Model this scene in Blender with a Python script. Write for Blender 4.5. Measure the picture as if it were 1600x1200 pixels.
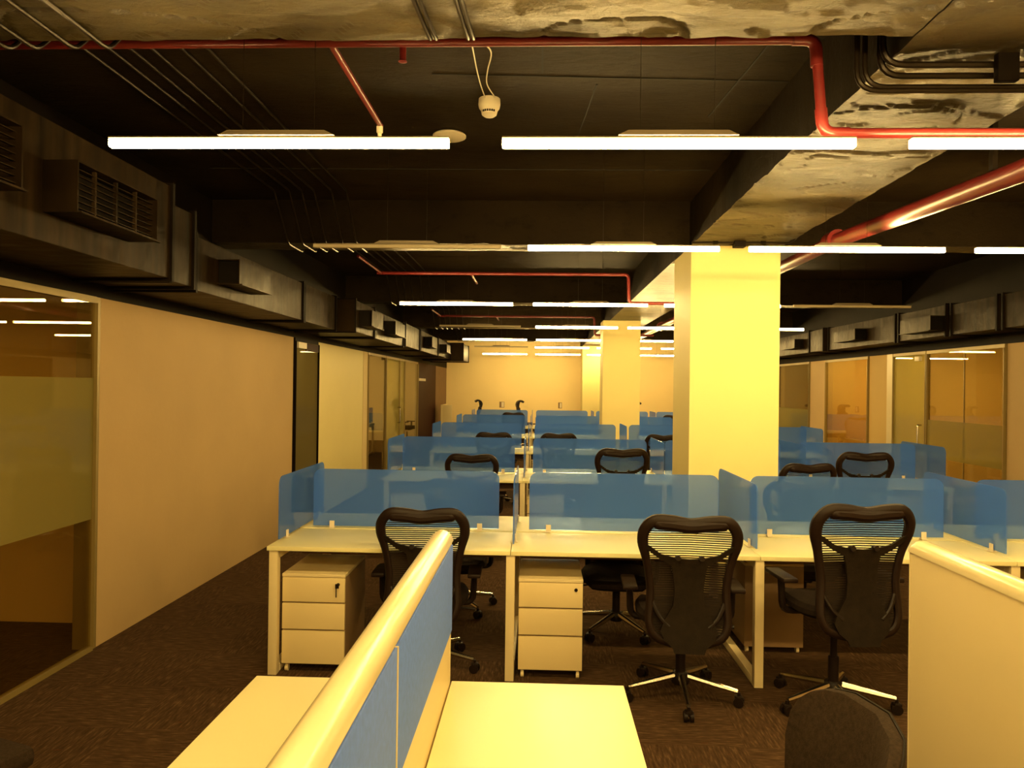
import bpy, bmesh, math, random
from mathutils import Vector, Matrix
random.seed(4)
C = bpy.context.scene.collection
S = bpy.context.scene
for o in list(bpy.data.objects): bpy.data.objects.remove(o)

# ---------------------------------------------------------------- camera
F_PX, YAW, PITCH, ROLL, EYE = 1140.0, 0.0363, 0.0034, 0.0125, 1.694
cam_d = bpy.data.cameras.new('camera'); cam = bpy.data.objects.new('camera', cam_d); C.objects.link(cam)
cam_d.sensor_fit = 'HORIZONTAL'; cam_d.sensor_width = 36.0; cam_d.lens = 36.0 * F_PX / 1600.0
cam_d.clip_start = 0.05; cam_d.clip_end = 100
cy, sy, cp, sp, cr, sr = math.cos(YAW), math.sin(YAW), math.cos(PITCH), math.sin(PITCH), math.cos(ROLL), math.sin(ROLL)
right0 = Vector((cy, sy, 0)); fwd = Vector((-sy * cp, cy * cp, sp)); up0 = right0.cross(fwd)
right = right0 * cr + up0 * sr
up = up0 * cr - right0 * sr
cam.matrix_world = Matrix(((right.x, up.x, -fwd.x, 0), (right.y, up.y, -fwd.y, 0), (right.z, up.z, -fwd.z, EYE), (0, 0, 0, 1)))
S.camera = cam
# ---------------------------------------------------------------- world, exposure, lamp colour
w = bpy.data.worlds.new('night'); S.world = w; w.use_nodes = True
w.node_tree.nodes['Background'].inputs[0].default_value = (0.02, 0.012, 0.005, 1)
w.node_tree.nodes['Background'].inputs[1].default_value = 0.1
S.view_settings.view_transform = 'Standard'; S.view_settings.look = 'None'
S.view_settings.exposure = 0.0; S.view_settings.gamma = 1.0
S.view_settings.use_curve_mapping = False
LAMP = (1.0, 0.68, 0.235)
LAMP_STRENGTH = 142.0
S.cycles.max_bounces = 7; S.cycles.diffuse_bounces = 4; S.cycles.glossy_bounces = 4
S.cycles.transmission_bounces = 4; S.cycles.transparent_max_bounces = 24
S.cycles.caustics_reflective = False; S.cycles.caustics_refractive = False
S.cycles.sample_clamp_indirect = 4.0

# ---------------------------------------------------------------- materials
MATS = {}
def new_mat(name):
    m = bpy.data.materials.new(name); m.use_nodes = True
    nt = m.node_tree; nt.nodes.clear()
    out = nt.nodes.new('ShaderNodeOutputMaterial')
    MATS[name] = m
    return m, nt, out
def principled(nt, col, rough=.5, metal=0., spec=.5):
    b = nt.nodes.new('ShaderNodeBsdfPrincipled')
    b.inputs['Base Color'].default_value = (*col, 1); b.inputs['Roughness'].default_value = rough
    b.inputs['Metallic'].default_value = metal; b.inputs['Specular IOR Level'].default_value = spec
    return b
def coords(nt, scale=(1, 1, 1), rot=(0, 0, 0)):
    t = nt.nodes.new('ShaderNodeTexCoord'); mp = nt.nodes.new('ShaderNodeMapping')
    mp.inputs['Scale'].default_value = scale; mp.inputs['Rotation'].default_value = rot
    nt.links.new(t.outputs['Object'], mp.inputs[0]); return mp.outputs[0]
def noise(nt, vec, scale, detail=5, rough=.55):
    n = nt.nodes.new('ShaderNodeTexNoise'); n.inputs['Scale'].default_value = scale
    n.inputs['Detail'].default_value = detail; n.inputs['Roughness'].default_value = rough
    nt.links.new(vec, n.inputs['Vector']); return n.outputs['Fac']
def ramp(nt, fac, stops):
    r = nt.nodes.new('ShaderNodeValToRGB'); e = r.color_ramp.elements
    while len(e) < len(stops): e.new(.5)
    for i, (p, c) in enumerate(stops):
        e[i].position = p; e[i].color = (*c, 1)
    nt.links.new(fac, r.inputs[0]); return r.outputs[0]
def bump(nt, fac, b, strength, dist=.01):
    n = nt.nodes.new('ShaderNodeBump'); n.inputs['Strength'].default_value = strength
    n.inputs['Distance'].default_value = dist
    nt.links.new(fac, n.inputs['Height']); nt.links.new(n.outputs[0], b.inputs['Normal'])
def simple(name, col, rough=.5, metal=0., spec=.5, vary=.06, nscale=6., bs=0., bscale=80.):
    m, nt, out = new_mat(name)
    b = principled(nt, col, rough, metal, spec)
    v = coords(nt)
    f = noise(nt, v, nscale)
    c0 = tuple(max(0, c * (1 - vary)) for c in col); c1 = tuple(min(1, c * (1 + vary)) for c in col)
    nt.links.new(ramp(nt, f, [(.3, c0), (.7, c1)]), b.inputs['Base Color'])
    if bs: bump(nt, noise(nt, v, bscale), b, bs)
    nt.links.new(b.outputs[0], out.inputs[0]); return m

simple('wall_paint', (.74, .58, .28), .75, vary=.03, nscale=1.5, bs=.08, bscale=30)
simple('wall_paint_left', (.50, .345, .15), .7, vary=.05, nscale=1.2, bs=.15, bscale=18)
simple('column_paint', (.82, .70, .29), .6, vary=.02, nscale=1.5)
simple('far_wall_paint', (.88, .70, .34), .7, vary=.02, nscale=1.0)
simple('office_paint', (.62, .42, .13), .7, vary=.04, nscale=1.)
simple('brown_panel', (.17, .085, .04), .5, vary=.1)
simple('black_paint', (.009, .006, .004), .6, spec=.06, vary=.2, nscale=3)
simple('desk_white', (.85, .78, .42), .32, vary=.015, nscale=2)
simple('metal_white', (.74, .62, .35), .4, vary=.02)
simple('panel_white', (.76, .62, .32), .4, vary=.02, nscale=2)
simple('cap_gloss', (.80, .69, .40), .18, vary=.02)
simple('blue_fabric', (.09, .20, .76), .7, vary=.10, nscale=60, bs=.1, bscale=400)
simple('plastic_black', (.012, .007, .005), .42, spec=.2, vary=.15)
simple('plastic_frame', (.014, .007, .0045), .45, spec=.2, vary=.12)
simple('mesh_panel', (.013, .0085, .005), .6, spec=.1, vary=.25, nscale=30, bs=.2, bscale=300)
simple('seat_fabric', (.018, .012, .009), .9, spec=.08, vary=.2, nscale=50, bs=.2, bscale=300)
simple('dark_fabric', (.034, .022, .014), .9, spec=.08, vary=.3, nscale=90, bs=.3, bscale=350)
simple('chrome', (.55, .5, .42), .24, metal=1., vary=.02)
simple('aluminium', (.6, .52, .3), .35, metal=.7, vary=.05)
simple('frame_yellow', (.27, .20, .065), .45, metal=.2, vary=.05)
simple('red_pipe', (.17, .018, .017), .3, vary=.12, nscale=5)
simple('conduit_metal', (.022, .015, .009), .28, spec=.25, metal=.35, vary=.2)
simple('duct_cavity_shade', (.01, .008, .006), .9, spec=.05, vary=.1)
simple('white_plastic', (.75, .66, .5), .45, vary=.03)
simple('cable_tray', (.20, .11, .06), .6, vary=.1)
simple('pedestal_side', (.24, .15, .07), .55, vary=.05)  # brown puts the shade on the white pedestals' sides into the colour
simple('door_brown', (.035, .008, .005), .6, spec=.08, vary=.1)
simple('lamp_body', (.20, .16, .10), .45, metal=.2, vary=.04)
simple('dark_hole', (.01, .008, .006), .8)

# sheet metal duct: streaky black-painted galvanised
m, nt, out = new_mat('duct_metal')
b = principled(nt, (.12, .1, .07), .42, .12, .04)
v = coords(nt, (1, 7, .5)); f = noise(nt, v, 2.2, 6)
nt.links.new(ramp(nt, f, [(.25, (.006, .0038, .0018)), (.75, (.036, .022, .010))]), b.inputs['Base Color'])
f2 = noise(nt, coords(nt, (1, 4, 1)), 5, 3)
r2 = nt.nodes.new('ShaderNodeMapRange'); r2.inputs[3].default_value = .30; r2.inputs[4].default_value = .55
nt.links.new(f2, r2.inputs[0]); nt.links.new(r2.outputs[0], b.inputs['Roughness'])
bump(nt, noise(nt, coords(nt), 3.0, 3), b, .5, .03)
nt.links.new(b.outputs[0], out.inputs[0])

# painted rough concrete of slab / beams
def concrete(name, c0, c1, rough, scale=3., bs=.6, spec=.5):
    m, nt, out = new_mat(name)
    b = principled(nt, c0, rough, spec=spec)
    v = coords(nt, (.7, 1.5, 1))
    f = noise(nt, v, scale, 9, .62)
    col = ramp(nt, f, [(.3, c0), (.72, c1)])
    vo = nt.nodes.new('ShaderNodeTexNoise'); vo.inputs['Scale'].default_value = 7; vo.inputs['Detail'].default_value = 12
    vo.inputs['Roughness'].default_value = .75; nt.links.new(v, vo.inputs['Vector'])
    mx = nt.nodes.new('ShaderNodeMix'); mx.data_type = 'RGBA'; mx.blend_type = 'MULTIPLY'; mx.inputs[0].default_value = .8
    nt.links.new(col, mx.inputs[6]); nt.links.new(ramp(nt, vo.outputs['Fac'], [(.34, (.35, .3, .25)), (.46, (1, 1, 1))]), mx.inputs[7])
    last = mx.outputs[2]
    nt.links.new(last, b.inputs['Base Color'])
    ad = nt.nodes.new('ShaderNodeMath'); ad.operation = 'ADD'
    nt.links.new(f, ad.inputs[0]); nt.links.new(vo.outputs['Fac'], ad.inputs[1])
    bump(nt, ad.outputs[0], b, bs, .06)
    nt.links.new(b.outputs[0], out.inputs[0])
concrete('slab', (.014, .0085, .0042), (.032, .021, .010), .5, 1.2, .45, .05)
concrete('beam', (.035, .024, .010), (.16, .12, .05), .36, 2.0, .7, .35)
concrete('beam_side', (.011, .007, .0035), (.020, .013, .006), .55, 1.6, .4, .04)  # beam sides darkened in colour, standing in for weak upward light

# carpet tiles: alternating streaks with sparse red threads
m, nt, out = new_mat('carpet')
b = principled(nt, (.05, .03, .02), .95, spec=.1)
v = coords(nt)
ck = nt.nodes.new('ShaderNodeTexChecker'); ck.inputs['Scale'].default_value = 2.0; nt.links.new(v, ck.inputs['Vector'])
def streak(sc):
    return noise(nt, coords(nt, sc), 1.0, 5, .6)
mixf = nt.nodes.new('ShaderNodeMix'); mixf.data_type = 'FLOAT'
nt.links.new(ck.outputs['Fac'], mixf.inputs[0]); nt.links.new(streak((12, 90, 1)), mixf.inputs[2]); nt.links.new(streak((90, 12, 1)), mixf.inputs[3])
base = ramp(nt, mixf.outputs[0], [(.35, (.044, .024, .012)), (.55, (.080, .044, .021)), (.72, (.15, .09, .042))])
red = ramp(nt, noise(nt, coords(nt, (9, 60, 1)), 1.3, 3, .5), [(.70, (0, 0, 0)), (.74, (1, 1, 1))])
mr = nt.nodes.new('ShaderNodeMix'); mr.data_type = 'RGBA'
nt.links.new(red, mr.inputs[0]); nt.links.new(base, mr.inputs[6]); mr.inputs[7].default_value = (.13, .03, .012, 1)
nt.links.new(mr.outputs[2], b.inputs['Base Color'])
bump(nt, noise(nt, v, 220, 2), b, .4, .004)
nt.links.new(b.outputs[0], out.inputs[0])

# clear partition glass, frosted film on it
def glass(name, tint, gloss=.06, mixd=None, rough=.0, cov=0.):
    m, nt, out = new_mat(name)
    tr = nt.nodes.new('ShaderNodeBsdfTransparent'); tr.inputs[0].default_value = (*tint, 1)
    gl = nt.nodes.new('ShaderNodeBsdfGlossy'); gl.inputs['Roughness'].default_value = rough
    lwf = nt.nodes.new('ShaderNodeLayerWeight'); lwf.inputs[0].default_value = .5
    pw = nt.nodes.new('ShaderNodeMath'); pw.operation = 'POWER'; pw.inputs[1].default_value = 4.5
    lw = nt.nodes.new('ShaderNodeMath'); lw.operation = 'MULTIPLY_ADD'; lw.inputs[1].default_value = .9; lw.inputs[2].default_value = .035
    nt.links.new(lwf.outputs['Facing'], pw.inputs[0]); nt.links.new(pw.outputs[0], lw.inputs[0])
    mx = nt.nodes.new('ShaderNodeMixShader')
    nt.links.new(lw.outputs[0], mx.inputs[0]); nt.links.new(tr.outputs[0], mx.inputs[1]); nt.links.new(gl.outputs[0], mx.inputs[2])
    last = mx.outputs[0]
    if mixd:
        d = nt.nodes.new('ShaderNodeBsdfDiffuse'); d.inputs[0].default_value = (*mixd, 1)
        tl = nt.nodes.new('ShaderNodeBsdfTranslucent'); tl.inputs[0].default_value = (*mixd, 1)
        a = nt.nodes.new('ShaderNodeMixShader'); a.inputs[0].default_value = .45
        nt.links.new(d.outputs[0], a.inputs[1]); nt.links.new(tl.outputs[0], a.inputs[2])
        m2 = nt.nodes.new('ShaderNodeMixShader'); m2.inputs[0].default_value = cov
        nt.links.new(mx.outputs[0], m2.inputs[1]); nt.links.new(a.outputs[0], m2.inputs[2]); last = m2.outputs[0]
    nt.links.new(last, out.inputs[0]); return m
glass('glass_clear', (.80, .74, .55))
glass('glass_film', (.86, .84, .62), mixd=(.50, .44, .16), cov=.42)
glass('glass_dark', (.5, .5, .36), mixd=(.26, .21, .08), cov=.85)
glass('blue_acrylic', (.60, .72, .92), mixd=(.14, .34, 1.0), cov=.38, rough=.03)

# see-through back mesh with fine horizontal threads
def net(name, thr, col):
    m, nt, out = new_mat(name)
    tr = nt.nodes.new('ShaderNodeBsdfTransparent'); d = principled(nt, col, .7, spec=.1)
    t = nt.nodes.new('ShaderNodeTexCoord'); wv = nt.nodes.new('ShaderNodeTexWave'); wv.bands_direction = 'Z'
    wv.inputs['Scale'].default_value = 26; nt.links.new(t.outputs['Object'], wv.inputs['Vector'])
    gt = nt.nodes.new('ShaderNodeMath'); gt.operation = 'GREATER_THAN'; gt.inputs[1].default_value = thr
    nt.links.new(wv.outputs['Fac'], gt.inputs[0])
    mx = nt.nodes.new('ShaderNodeMixShader'); nt.links.new(gt.outputs[0], mx.inputs[0])
    nt.links.new(tr.outputs[0], mx.inputs[1]); nt.links.new(d.outputs[0], mx.inputs[2]); nt.links.new(mx.outputs[0], out.inputs[0])
net('net', .55, (.016, .012, .009))
net('net_dense', .03, (.018, .012, .008))

def emission(name, col, strength):
    m, nt, out = new_mat(name); e = nt.nodes.new('ShaderNodeEmission')
    e.inputs[0].default_value = (*col, 1); e.inputs[1].default_value = strength
    nt.links.new(e.outputs[0], out.inputs[0]); return m
emission('lamp_lit', LAMP, LAMP_STRENGTH)
emission('added_office_lamp_lit', (1.0, .66, .20), 42.0)  # glow of the panels added inside the side offices
simple('lamp_unlit', (.50, .42, .28), .5, vary=.03)

# ---------------------------------------------------------------- geometry helpers
def finish(name, bm, mat, parent=None, smooth=True, loc=None):
    me = bpy.data.meshes.new(name)
    bmesh.ops.recalc_face_normals(bm, faces=bm.faces)
    bm.to_mesh(me); bm.free()
    for mm in (mat if isinstance(mat, (list, tuple)) else [mat]): me.materials.append(MATS[mm])
    if smooth:
        me.polygons.foreach_set('use_smooth', [True] * len(me.polygons)); me.set_sharp_from_angle(angle=math.radians(35))
    o = bpy.data.objects.new(name, me); C.objects.link(o)
    if parent: o.parent = parent
    if loc: o.location = loc
    return o
def box(bm, x0, x1, y0, y1, z0, z1, bev=0., mi=0):
    r = bmesh.ops.create_cube(bm, size=1)
    vs = r['verts']
    for v in vs: v.co = Vector(((x0 + x1) / 2 + v.co.x * (x1 - x0), (y0 + y1) / 2 + v.co.y * (y1 - y0), (z0 + z1) / 2 + v.co.z * (z1 - z0)))
    fs = set(f for v in vs for f in v.link_faces)
    for f in fs: f.material_index = mi
    if bev:
        es = set(e for v in vs for e in v.link_edges)
        bmesh.ops.bevel(bm, geom=list(es), offset=bev, segments=2, affect='EDGES', profile=.6)
    return bm
def tube(bm, pts, r, seg=8, closed=False, caps=True, flat=1.0):
    """r: number or list of radii; swept circle along pts"""
    pts = [Vector(p) for p in pts]; n = len(pts)
    rs = r if isinstance(r, (list, tuple)) else [r] * n
    rings = []; prev = None
    for i, p in enumerate(pts):
        if closed: t = (pts[(i + 1) % n] - pts[i - 1]).normalized()
        elif i == 0: t = (pts[1] - p).normalized()
        elif i == n - 1: t = (p - pts[i - 1]).normalized()
        else: t = ((pts[i + 1] - p).normalized() + (p - pts[i - 1]).normalized()).normalized()
        if prev is None:
            a = Vector((0, 0, 1)) if abs(t.z) < .9 else Vector((0, 1, 0))
            u = (a - t * a.dot(t)).normalized()
        else:
            u = (prev - t * prev.dot(t)).normalized()
        prev = u; vv = t.cross(u)
        rings.append([bm.verts.new(p + (u * math.cos(2 * math.pi * k / seg) + vv * math.sin(2 * math.pi * k / seg) * flat) * rs[i]) for k in range(seg)])
    m_ = n if closed else n - 1
    for i in range(m_):
        A, B = rings[i], rings[(i + 1) % n]
        for k in range(seg): bm.faces.new((A[k], A[(k + 1) % seg], B[(k + 1) % seg], B[k]))
    if caps and not closed:
        bm.faces.new(rings[0][::-1]); bm.faces.new(rings[-1])
    return bm
def lathe(bm, prof, cx=0, cy_=0, seg=20):
    """prof = [(radius, z)] around a vertical axis"""
    rings = []
    for r, z in prof:
        if r < 1e-5: rings.append([bm.verts.new((cx, cy_, z))])
        else: rings.append([bm.verts.new((cx + r * math.cos(2 * math.pi * k / seg), cy_ + r * math.sin(2 * math.pi * k / seg), z)) for k in range(seg)])
    for A, B in zip(rings, rings[1:]):
        for k in range(seg):
            q = [A[k % len(A)], A[(k + 1) % len(A)], B[(k + 1) % len(B)], B[k % len(B)]]
            u = []
            for v_ in q:
                if v_ not in u: u.append(v_)
            if len(u) > 2:
                try: bm.faces.new(u)
                except ValueError: pass
    if len(rings[0]) > 1: bm.faces.new(rings[0][::-1])
    if len(rings[-1]) > 1: bm.faces.new(rings[-1])
    return bm
def prism(bm, poly, fn, t0, t1):
    """poly: 2D points; fn(a,b,t) -> 3D; extruded t0..t1"""
    A = [bm.verts.new(fn(a, b_, t0)) for a, b_ in poly]; B = [bm.verts.new(fn(a, b_, t1)) for a, b_ in poly]
    n = len(poly)
    bm.faces.new(A); bm.faces.new(B[::-1])
    for i in range(n): bm.faces.new((A[i], A[(i + 1) % n], B[(i + 1) % n], B[i]))
    return bm
def smooth_path(pts, sub=5, closed=False):
    """Catmull-Rom through pts"""
    P = [Vector(p) for p in pts]; n = len(P); out_ = []
    rng = n if closed else n - 1
    for i in range(rng):
        p0 = P[(i - 1) % n] if (closed or i > 0) else P[0] * 2 - P[1]
        p1, p2 = P[i], P[(i + 1) % n]
        p3 = P[(i + 2) % n] if (closed or i < n - 2) else P[-1] * 2 - P[-2]
        for k in range(sub):
            t_ = k / sub
            out_.append(.5 * ((2 * p1) + (p2 - p0) * t_ + (2 * p0 - 5 * p1 + 4 * p2 - p3) * t_ ** 2 + (3 * p1 - 3 * p2 + p0 * 1 - p0 * 2 + p3) * t_ ** 3))
    if not closed: out_.append(P[-1])
    return out_
def bend_path(pts, r=.06, n=4):
    """polyline with rounded corners"""
    P = [Vector(p) for p in pts]; o_ = [P[0]]
    for a, b_, c in zip(P, P[1:], P[2:]):
        d1 = (a - b_); d2 = (c - b_); rr = min(r, d1.length * .49, d2.length * .49)
        s, e = b_ + d1.normalized() * rr, b_ + d2.normalized() * rr
        for k in range(n + 1):
            t_ = k / n; o_.append(s * (1 - t_) ** 2 + b_ * 2 * t_ * (1 - t_) + e * t_ ** 2)
    o_.append(P[-1]); return o_
def tag(o, label, cat=None, group=None, kind=None):
    if label: o['label'] = label
    if cat: o['category'] = cat
    if group: o['group'] = group
    if kind: o['kind'] = kind
    return o
def thing(name, label, cat, loc=(0, 0, 0), rz=0, group=None):
    o = bpy.data.objects.new(name, None); C.objects.link(o); o.empty_display_size = .1
    o.location = loc; o.rotation_euler = (0, 0, rz); return tag(o, label, cat, group)
def dup(root, loc, rz=0, label=None, group=None):
    r = root.copy(); C.objects.link(r); r.location = loc; r.rotation_euler = (0, 0, rz)
    if label: r['label'] = label
    if group: r['group'] = group
    for ch in list(root.children):
        c = ch.copy(); C.objects.link(c); c.parent = r
        for g in ch.children:
            d_ = g.copy(); C.objects.link(d_); d_.parent = c
    return r
def struct(name, bm, mat, parent=None, label=None, smooth=False, cat=None):
    o = finish(name, bm, mat, parent, smooth)
    if not parent:
        o['kind'] = 'structure'
        if label: o['label'] = label
        if cat: o['category'] = cat
    return o
nb = bmesh.new

# ================================================================ the setting
XL, XR, YF, YB = -2.80, 5.08, 22.1, -3.2
ZS, ZB, ZW = 3.25, 2.885, 2.226      # slab, beam soffit, top of glazing
CX0, CX1 = 1.252, 1.986              # row of columns
struct('floor', box(nb(), -6.6, 8.6, YB, YF, -.1, 0), 'carpet', label='dark brown streaked carpet tile floor of the open office', cat='floor')
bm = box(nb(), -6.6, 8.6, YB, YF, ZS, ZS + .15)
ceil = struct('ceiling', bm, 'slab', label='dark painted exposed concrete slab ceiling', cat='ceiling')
# slab shutter-board seams
bm = nb()
for (x0, y0, x1, y1) in ((-.55, 3.62, 1.24, 3.72), (.0, 3.30, .0, 3.62), (.28, 3.75, .22, 4.6), (1.02, 3.3, .95, 4.2), (-2.4, 5.2, 1.2, 5.23), (-2.4, 8.4, 1.2, 8.4)):
    d_ = Vector((x1 - x0, y1 - y0, 0)).normalized(); n_ = Vector((-d_.y, d_.x, 0)) * .004
    a, b_ = Vector((x0, y0, ZS - .004)), Vector((x1, y1, ZS - .004))
    lo = [bm.verts.new(p) for p in (a + n_, b_ + n_, b_ - n_, a - n_)]
    hi = [bm.verts.new(p + Vector((0, 0, .006))) for p in (a + n_, b_ + n_, b_ - n_, a - n_)]
    bm.faces.new(lo); bm.faces.new(hi[::-1])
    for i in range(4): bm.faces.new((lo[i], lo[(i + 1) % 4], hi[(i + 1) % 4], hi[i]))
struct('slab_seam', bm, 'dark_hole', ceil)

from mathutils import noise as mn
def relief(x, y):
    p = Vector((x * 1.6, y * 3.2, 0))
    a = mn.fractal(p * 1.3, .9, 2.1, 6) * .011
    q = mn.noise(Vector((x * 2.3, y * 5.1, 7))); step = (.008 if q > .12 else 0) - (.006 if q < -.22 else 0)
    c = abs(mn.noise(Vector((x * 1.1 + 3, y * 2.4, 2)))); crack = .012 if c < .012 else 0
    return a + step + crack
def beam(name, x0, x1, y0, y1, label, res=.02, rough_to=99):
    """concrete beam: sides plus a soffit sheet with cast unevenness"""
    bm = nb(); nx = max(2, int((x1 - x0) / res)); ny = max(2, int((min(y1, rough_to) - y0) / res))
    ye = min(y1, rough_to)
    rows = []
    for j in range(ny + 1):
        row = []
        for i in range(nx + 1):
            x = x0 + (x1 - x0) * i / nx; y = y0 + (ye - y0) * j / ny
            edge = (i in (0, nx)) or (j in (0, ny))
            if j == ny and ye == y1: y += mn.noise(Vector((x * 9, 5, 1))) * .012
            if i in (0, nx): x += mn.noise(Vector((y * 7, 9, 3))) * .006
            row.append(bm.verts.new((x, y, ZB + relief(x, y) * (.5 if edge else 1))))
        rows.append(row)
    for A, B in zip(rows, rows[1:]):
        for i in range(nx): bm.faces.new((A[i], A[i + 1], B[i + 1], B[i]))
    border = rows[0] + [r_[-1] for r_ in rows[1:]] + rows[-1][-2::-1] + [r_[0] for r_ in rows[-2:0:-1]]
    topv = [bm.verts.new((v_.co.x, v_.co.y, ZS)) for v_ in border]
    for i in range(len(border)):
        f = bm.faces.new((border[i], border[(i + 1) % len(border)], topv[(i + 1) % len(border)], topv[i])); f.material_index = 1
    if y1 > ye:
        r = box(bm, x0, x1, ye, y1, ZB, ZS, mi=0)
        for f in bm.faces:
            f.normal_update()
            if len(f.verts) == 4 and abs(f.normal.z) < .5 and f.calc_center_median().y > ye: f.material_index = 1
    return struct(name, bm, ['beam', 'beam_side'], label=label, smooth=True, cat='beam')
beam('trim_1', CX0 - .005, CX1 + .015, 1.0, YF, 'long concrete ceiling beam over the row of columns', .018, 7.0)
k = 2
for n_, (ya, yb, ybr) in enumerate(((1.7, 2.49, 2.63), (6.10, 6.40, 6.40), (10.4, 10.7, 10.7), (14.8, 15.1, 15.1), (19.0, 19.3, 19.3))):
    for (xa, xb, ye) in ((XL + .01, CX0 - .012, yb), (CX1 + .024, XR - .01, ybr)):
        beam('trim_%d' % k, xa, xb, ya, ye, 'concrete cross beam %s of the columns, %s from the camera' % ('left' if xa < 0 else 'right', ('nearest', 'second', 'third', 'fourth', 'farthest')[n_]), .016 if n_ == 0 else .05)
        k += 1

# far and back walls
struct('wall_far', box(nb(), XL, XR, YF, YF + .12, 0, ZS), 'far_wall_paint', label='plain cream far wall of the hall', cat='wall')
struct('wall_back', box(nb(), -6.6, 8.6, YB - .12, YB, 0, ZS), 'wall_paint', label='cream wall behind the camera', cat='wall')
struct('wall_outer_left', box(nb(), -6.7, -6.6, YB, YF, 0, ZS), 'office_paint', label='outer wall of the left side offices', cat='wall')
struct('wall_outer_right', box(nb(), 8.6, 8.7, YB, YF, 0, ZS), 'office_paint', label='outer wall of the right side offices', cat='wall')
# left wall: solid lengths
bm = nb()
box(bm, XL - .12, XL, 4.56, 8.23, 0, ZW)
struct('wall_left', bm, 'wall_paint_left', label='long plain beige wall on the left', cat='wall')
bm = box(nb(), XL - .12, XL, 9.17, 11.55, 0, ZW)
struct('wall_left', bm, 'column_paint', label='cream wall panel in lighter paint to look lit, beyond the grey glass door', cat='wall')  # lighter column paint stands in for stronger light on this stretch
bm = box(nb(), XL - .12, XL, 19.75, YF, 0, ZW)
struct('wall_left', bm, 'brown_panel', label='brown wall end beside the far left corner', cat='wall')
struct('trim_20', box(nb(), XL - .12, XL + .004, YB, YF, ZW + .001, ZS), 'black_paint', label='black painted bulkhead above the left wall', cat='bulkhead')
struct('trim_21', box(nb(), XR - .004, XR + .12, YB, YF, ZW + .001, ZS), 'black_paint', label='black painted bulkhead above the right wall', cat='bulkhead')

def glazing(n, side, y0, y1, label, mat='glass_clear', film=None, joints=(), sill=True, handle=None, kindname='window', fm='frame_yellow'):
    X = XL if side < 0 else XR
    o = -side
    bm = box(nb(), X - .006, X + .006, y0 + .01, y1 - .01, .03, ZW - .04)
    w_ = struct('%s_%d' % (kindname, n), bm, mat, label=label, cat='glass partition' if kindname == 'window' else 'door')
    if film:
        box_ = box(nb(), X + o * .007, X + o * .010, y0 + .02, y1 - .02, film[0], film[1])
        finish('frosted_film', box_, 'glass_film', w_, False)
    fr = nb()
    box(fr, X - .018, X + .018, y0, y1, 0.0, .03)
    box(fr, X - .02, X + .012, y0, y1, ZW - .04, ZW)
    box(fr, X - .028, X + .028, y0 - .0, y0 + .012, .03, ZW - .04)
    box(fr, X - .028, X + .028, y1 - .012, y1, .03, ZW - .04)
    finish('frame', fr, fm, w_, False)
    for j in joints:
        finish('joint', box(nb(), X - .007, X + .007, j - .004, j + .004, .05, ZW - .04), fm, w_, False)
    if handle is not None:
        finish('door_handle', tube(nb(), bend_path([(X + o * .01, handle, .95), (X + o * .06, handle, .95), (X + o * .06, handle, 1.25), (X + o * .01, handle, 1.25)], .02), .012), 'chrome', w_)
    return w_
glazing(1, -1, YB, 4.50, 'near left glass partition with a frosted band at mid height', film=(.83, 1.715), joints=(1.9, 3.1 - 3.0))
bm = box(nb(), XL - .12, XL + .002, 4.505, 4.556, 0, ZW); struct('trim_24', bm, 'frame_yellow', label='pale post where the near left glass meets the beige wall', cat='post')
d2 = glazing(2, -1, 8.26, 9.14, 'dark grey glass door after the long beige wall', 'glass_dark', kindname='door', fm='black_paint')
bm = box(nb(), XL - .02, XL + .03, 8.33, 8.62, 2.11, 2.18); finish('door_closer', bm, 'white_plastic', d2)
bm = box(nb(), XL - .03, XL + .02, 8.64, 9.12, 2.09, 2.18); finish('transom', bm, 'door_brown', d2)
struct('trim_25', box(nb(), XL - .12, XL + .004, 11.56, 11.85, 0, ZW), 'wall_paint', label='narrow pinkish pier between bright wall panel and left office glass', cat='pier')
glazing(3, -1, 11.86, 13.25, 'left office glass pane showing a desk and blue screen inside')
d3 = glazing(4, -1, 13.27, 14.55, 'frosted yellow glass door between left office panes', 'glass_film', kindname='door', handle=14.4)
glazing(5, -1, 14.57, 15.1, 'narrow glass strip beside the frosted yellow door', 'glass_film')
glazing(6, -1, 15.12, 16.8, 'left office glass pane next to the brown door')
bd = struct('door_7', box(nb(), XL - .06, XL + .01, 16.84, 19.72, 0, ZW), 'door_brown', label='very dark brown door at the far left', cat='door')
finish('push_plate', box(nb(), XL + .01, XL + .02, 16.95, 17.9, 1.80, 1.86), 'white_plastic', bd)
# right side
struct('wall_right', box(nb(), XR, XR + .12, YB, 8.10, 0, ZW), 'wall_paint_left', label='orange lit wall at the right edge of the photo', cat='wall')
glazing(8, 1, 8.12, 9.72, 'large right glass pane reflecting two light tubes', film=(.85, 1.33), joints=(8.9,))
d9 = glazing(9, 1, 9.74, 10.62, 'frosted glass door on the right between clear pane and white post', 'glass_film', kindname='door', handle=9.85)
struct('trim_26', box(nb(), XR - .02, XR + .1, 10.64, 10.80, 0, ZW), 'metal_white', label='pale post between frosted door and orange panel', cat='post')
struct('wall_right', box(nb(), XR, XR + .12, 10.82, 11.40, 0, ZW), 'office_paint', label='bright orange wall panel on the right between post and glass', cat='wall')
glazing(10, 1, 11.42, 13.08, 'amber lit glass pane right of the pink pier')
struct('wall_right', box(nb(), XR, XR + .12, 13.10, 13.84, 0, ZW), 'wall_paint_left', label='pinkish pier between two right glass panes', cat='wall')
glazing(11, 1, 13.86, 15.6, 'greenish glass pane beside the big column', film=(.5, 1.33))
struct('wall_right', box(nb(), XR, XR + .12, 15.62, YF, 0, ZW), 'wall_paint', label='wall length at the far right behind the column', cat='wall')
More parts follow.
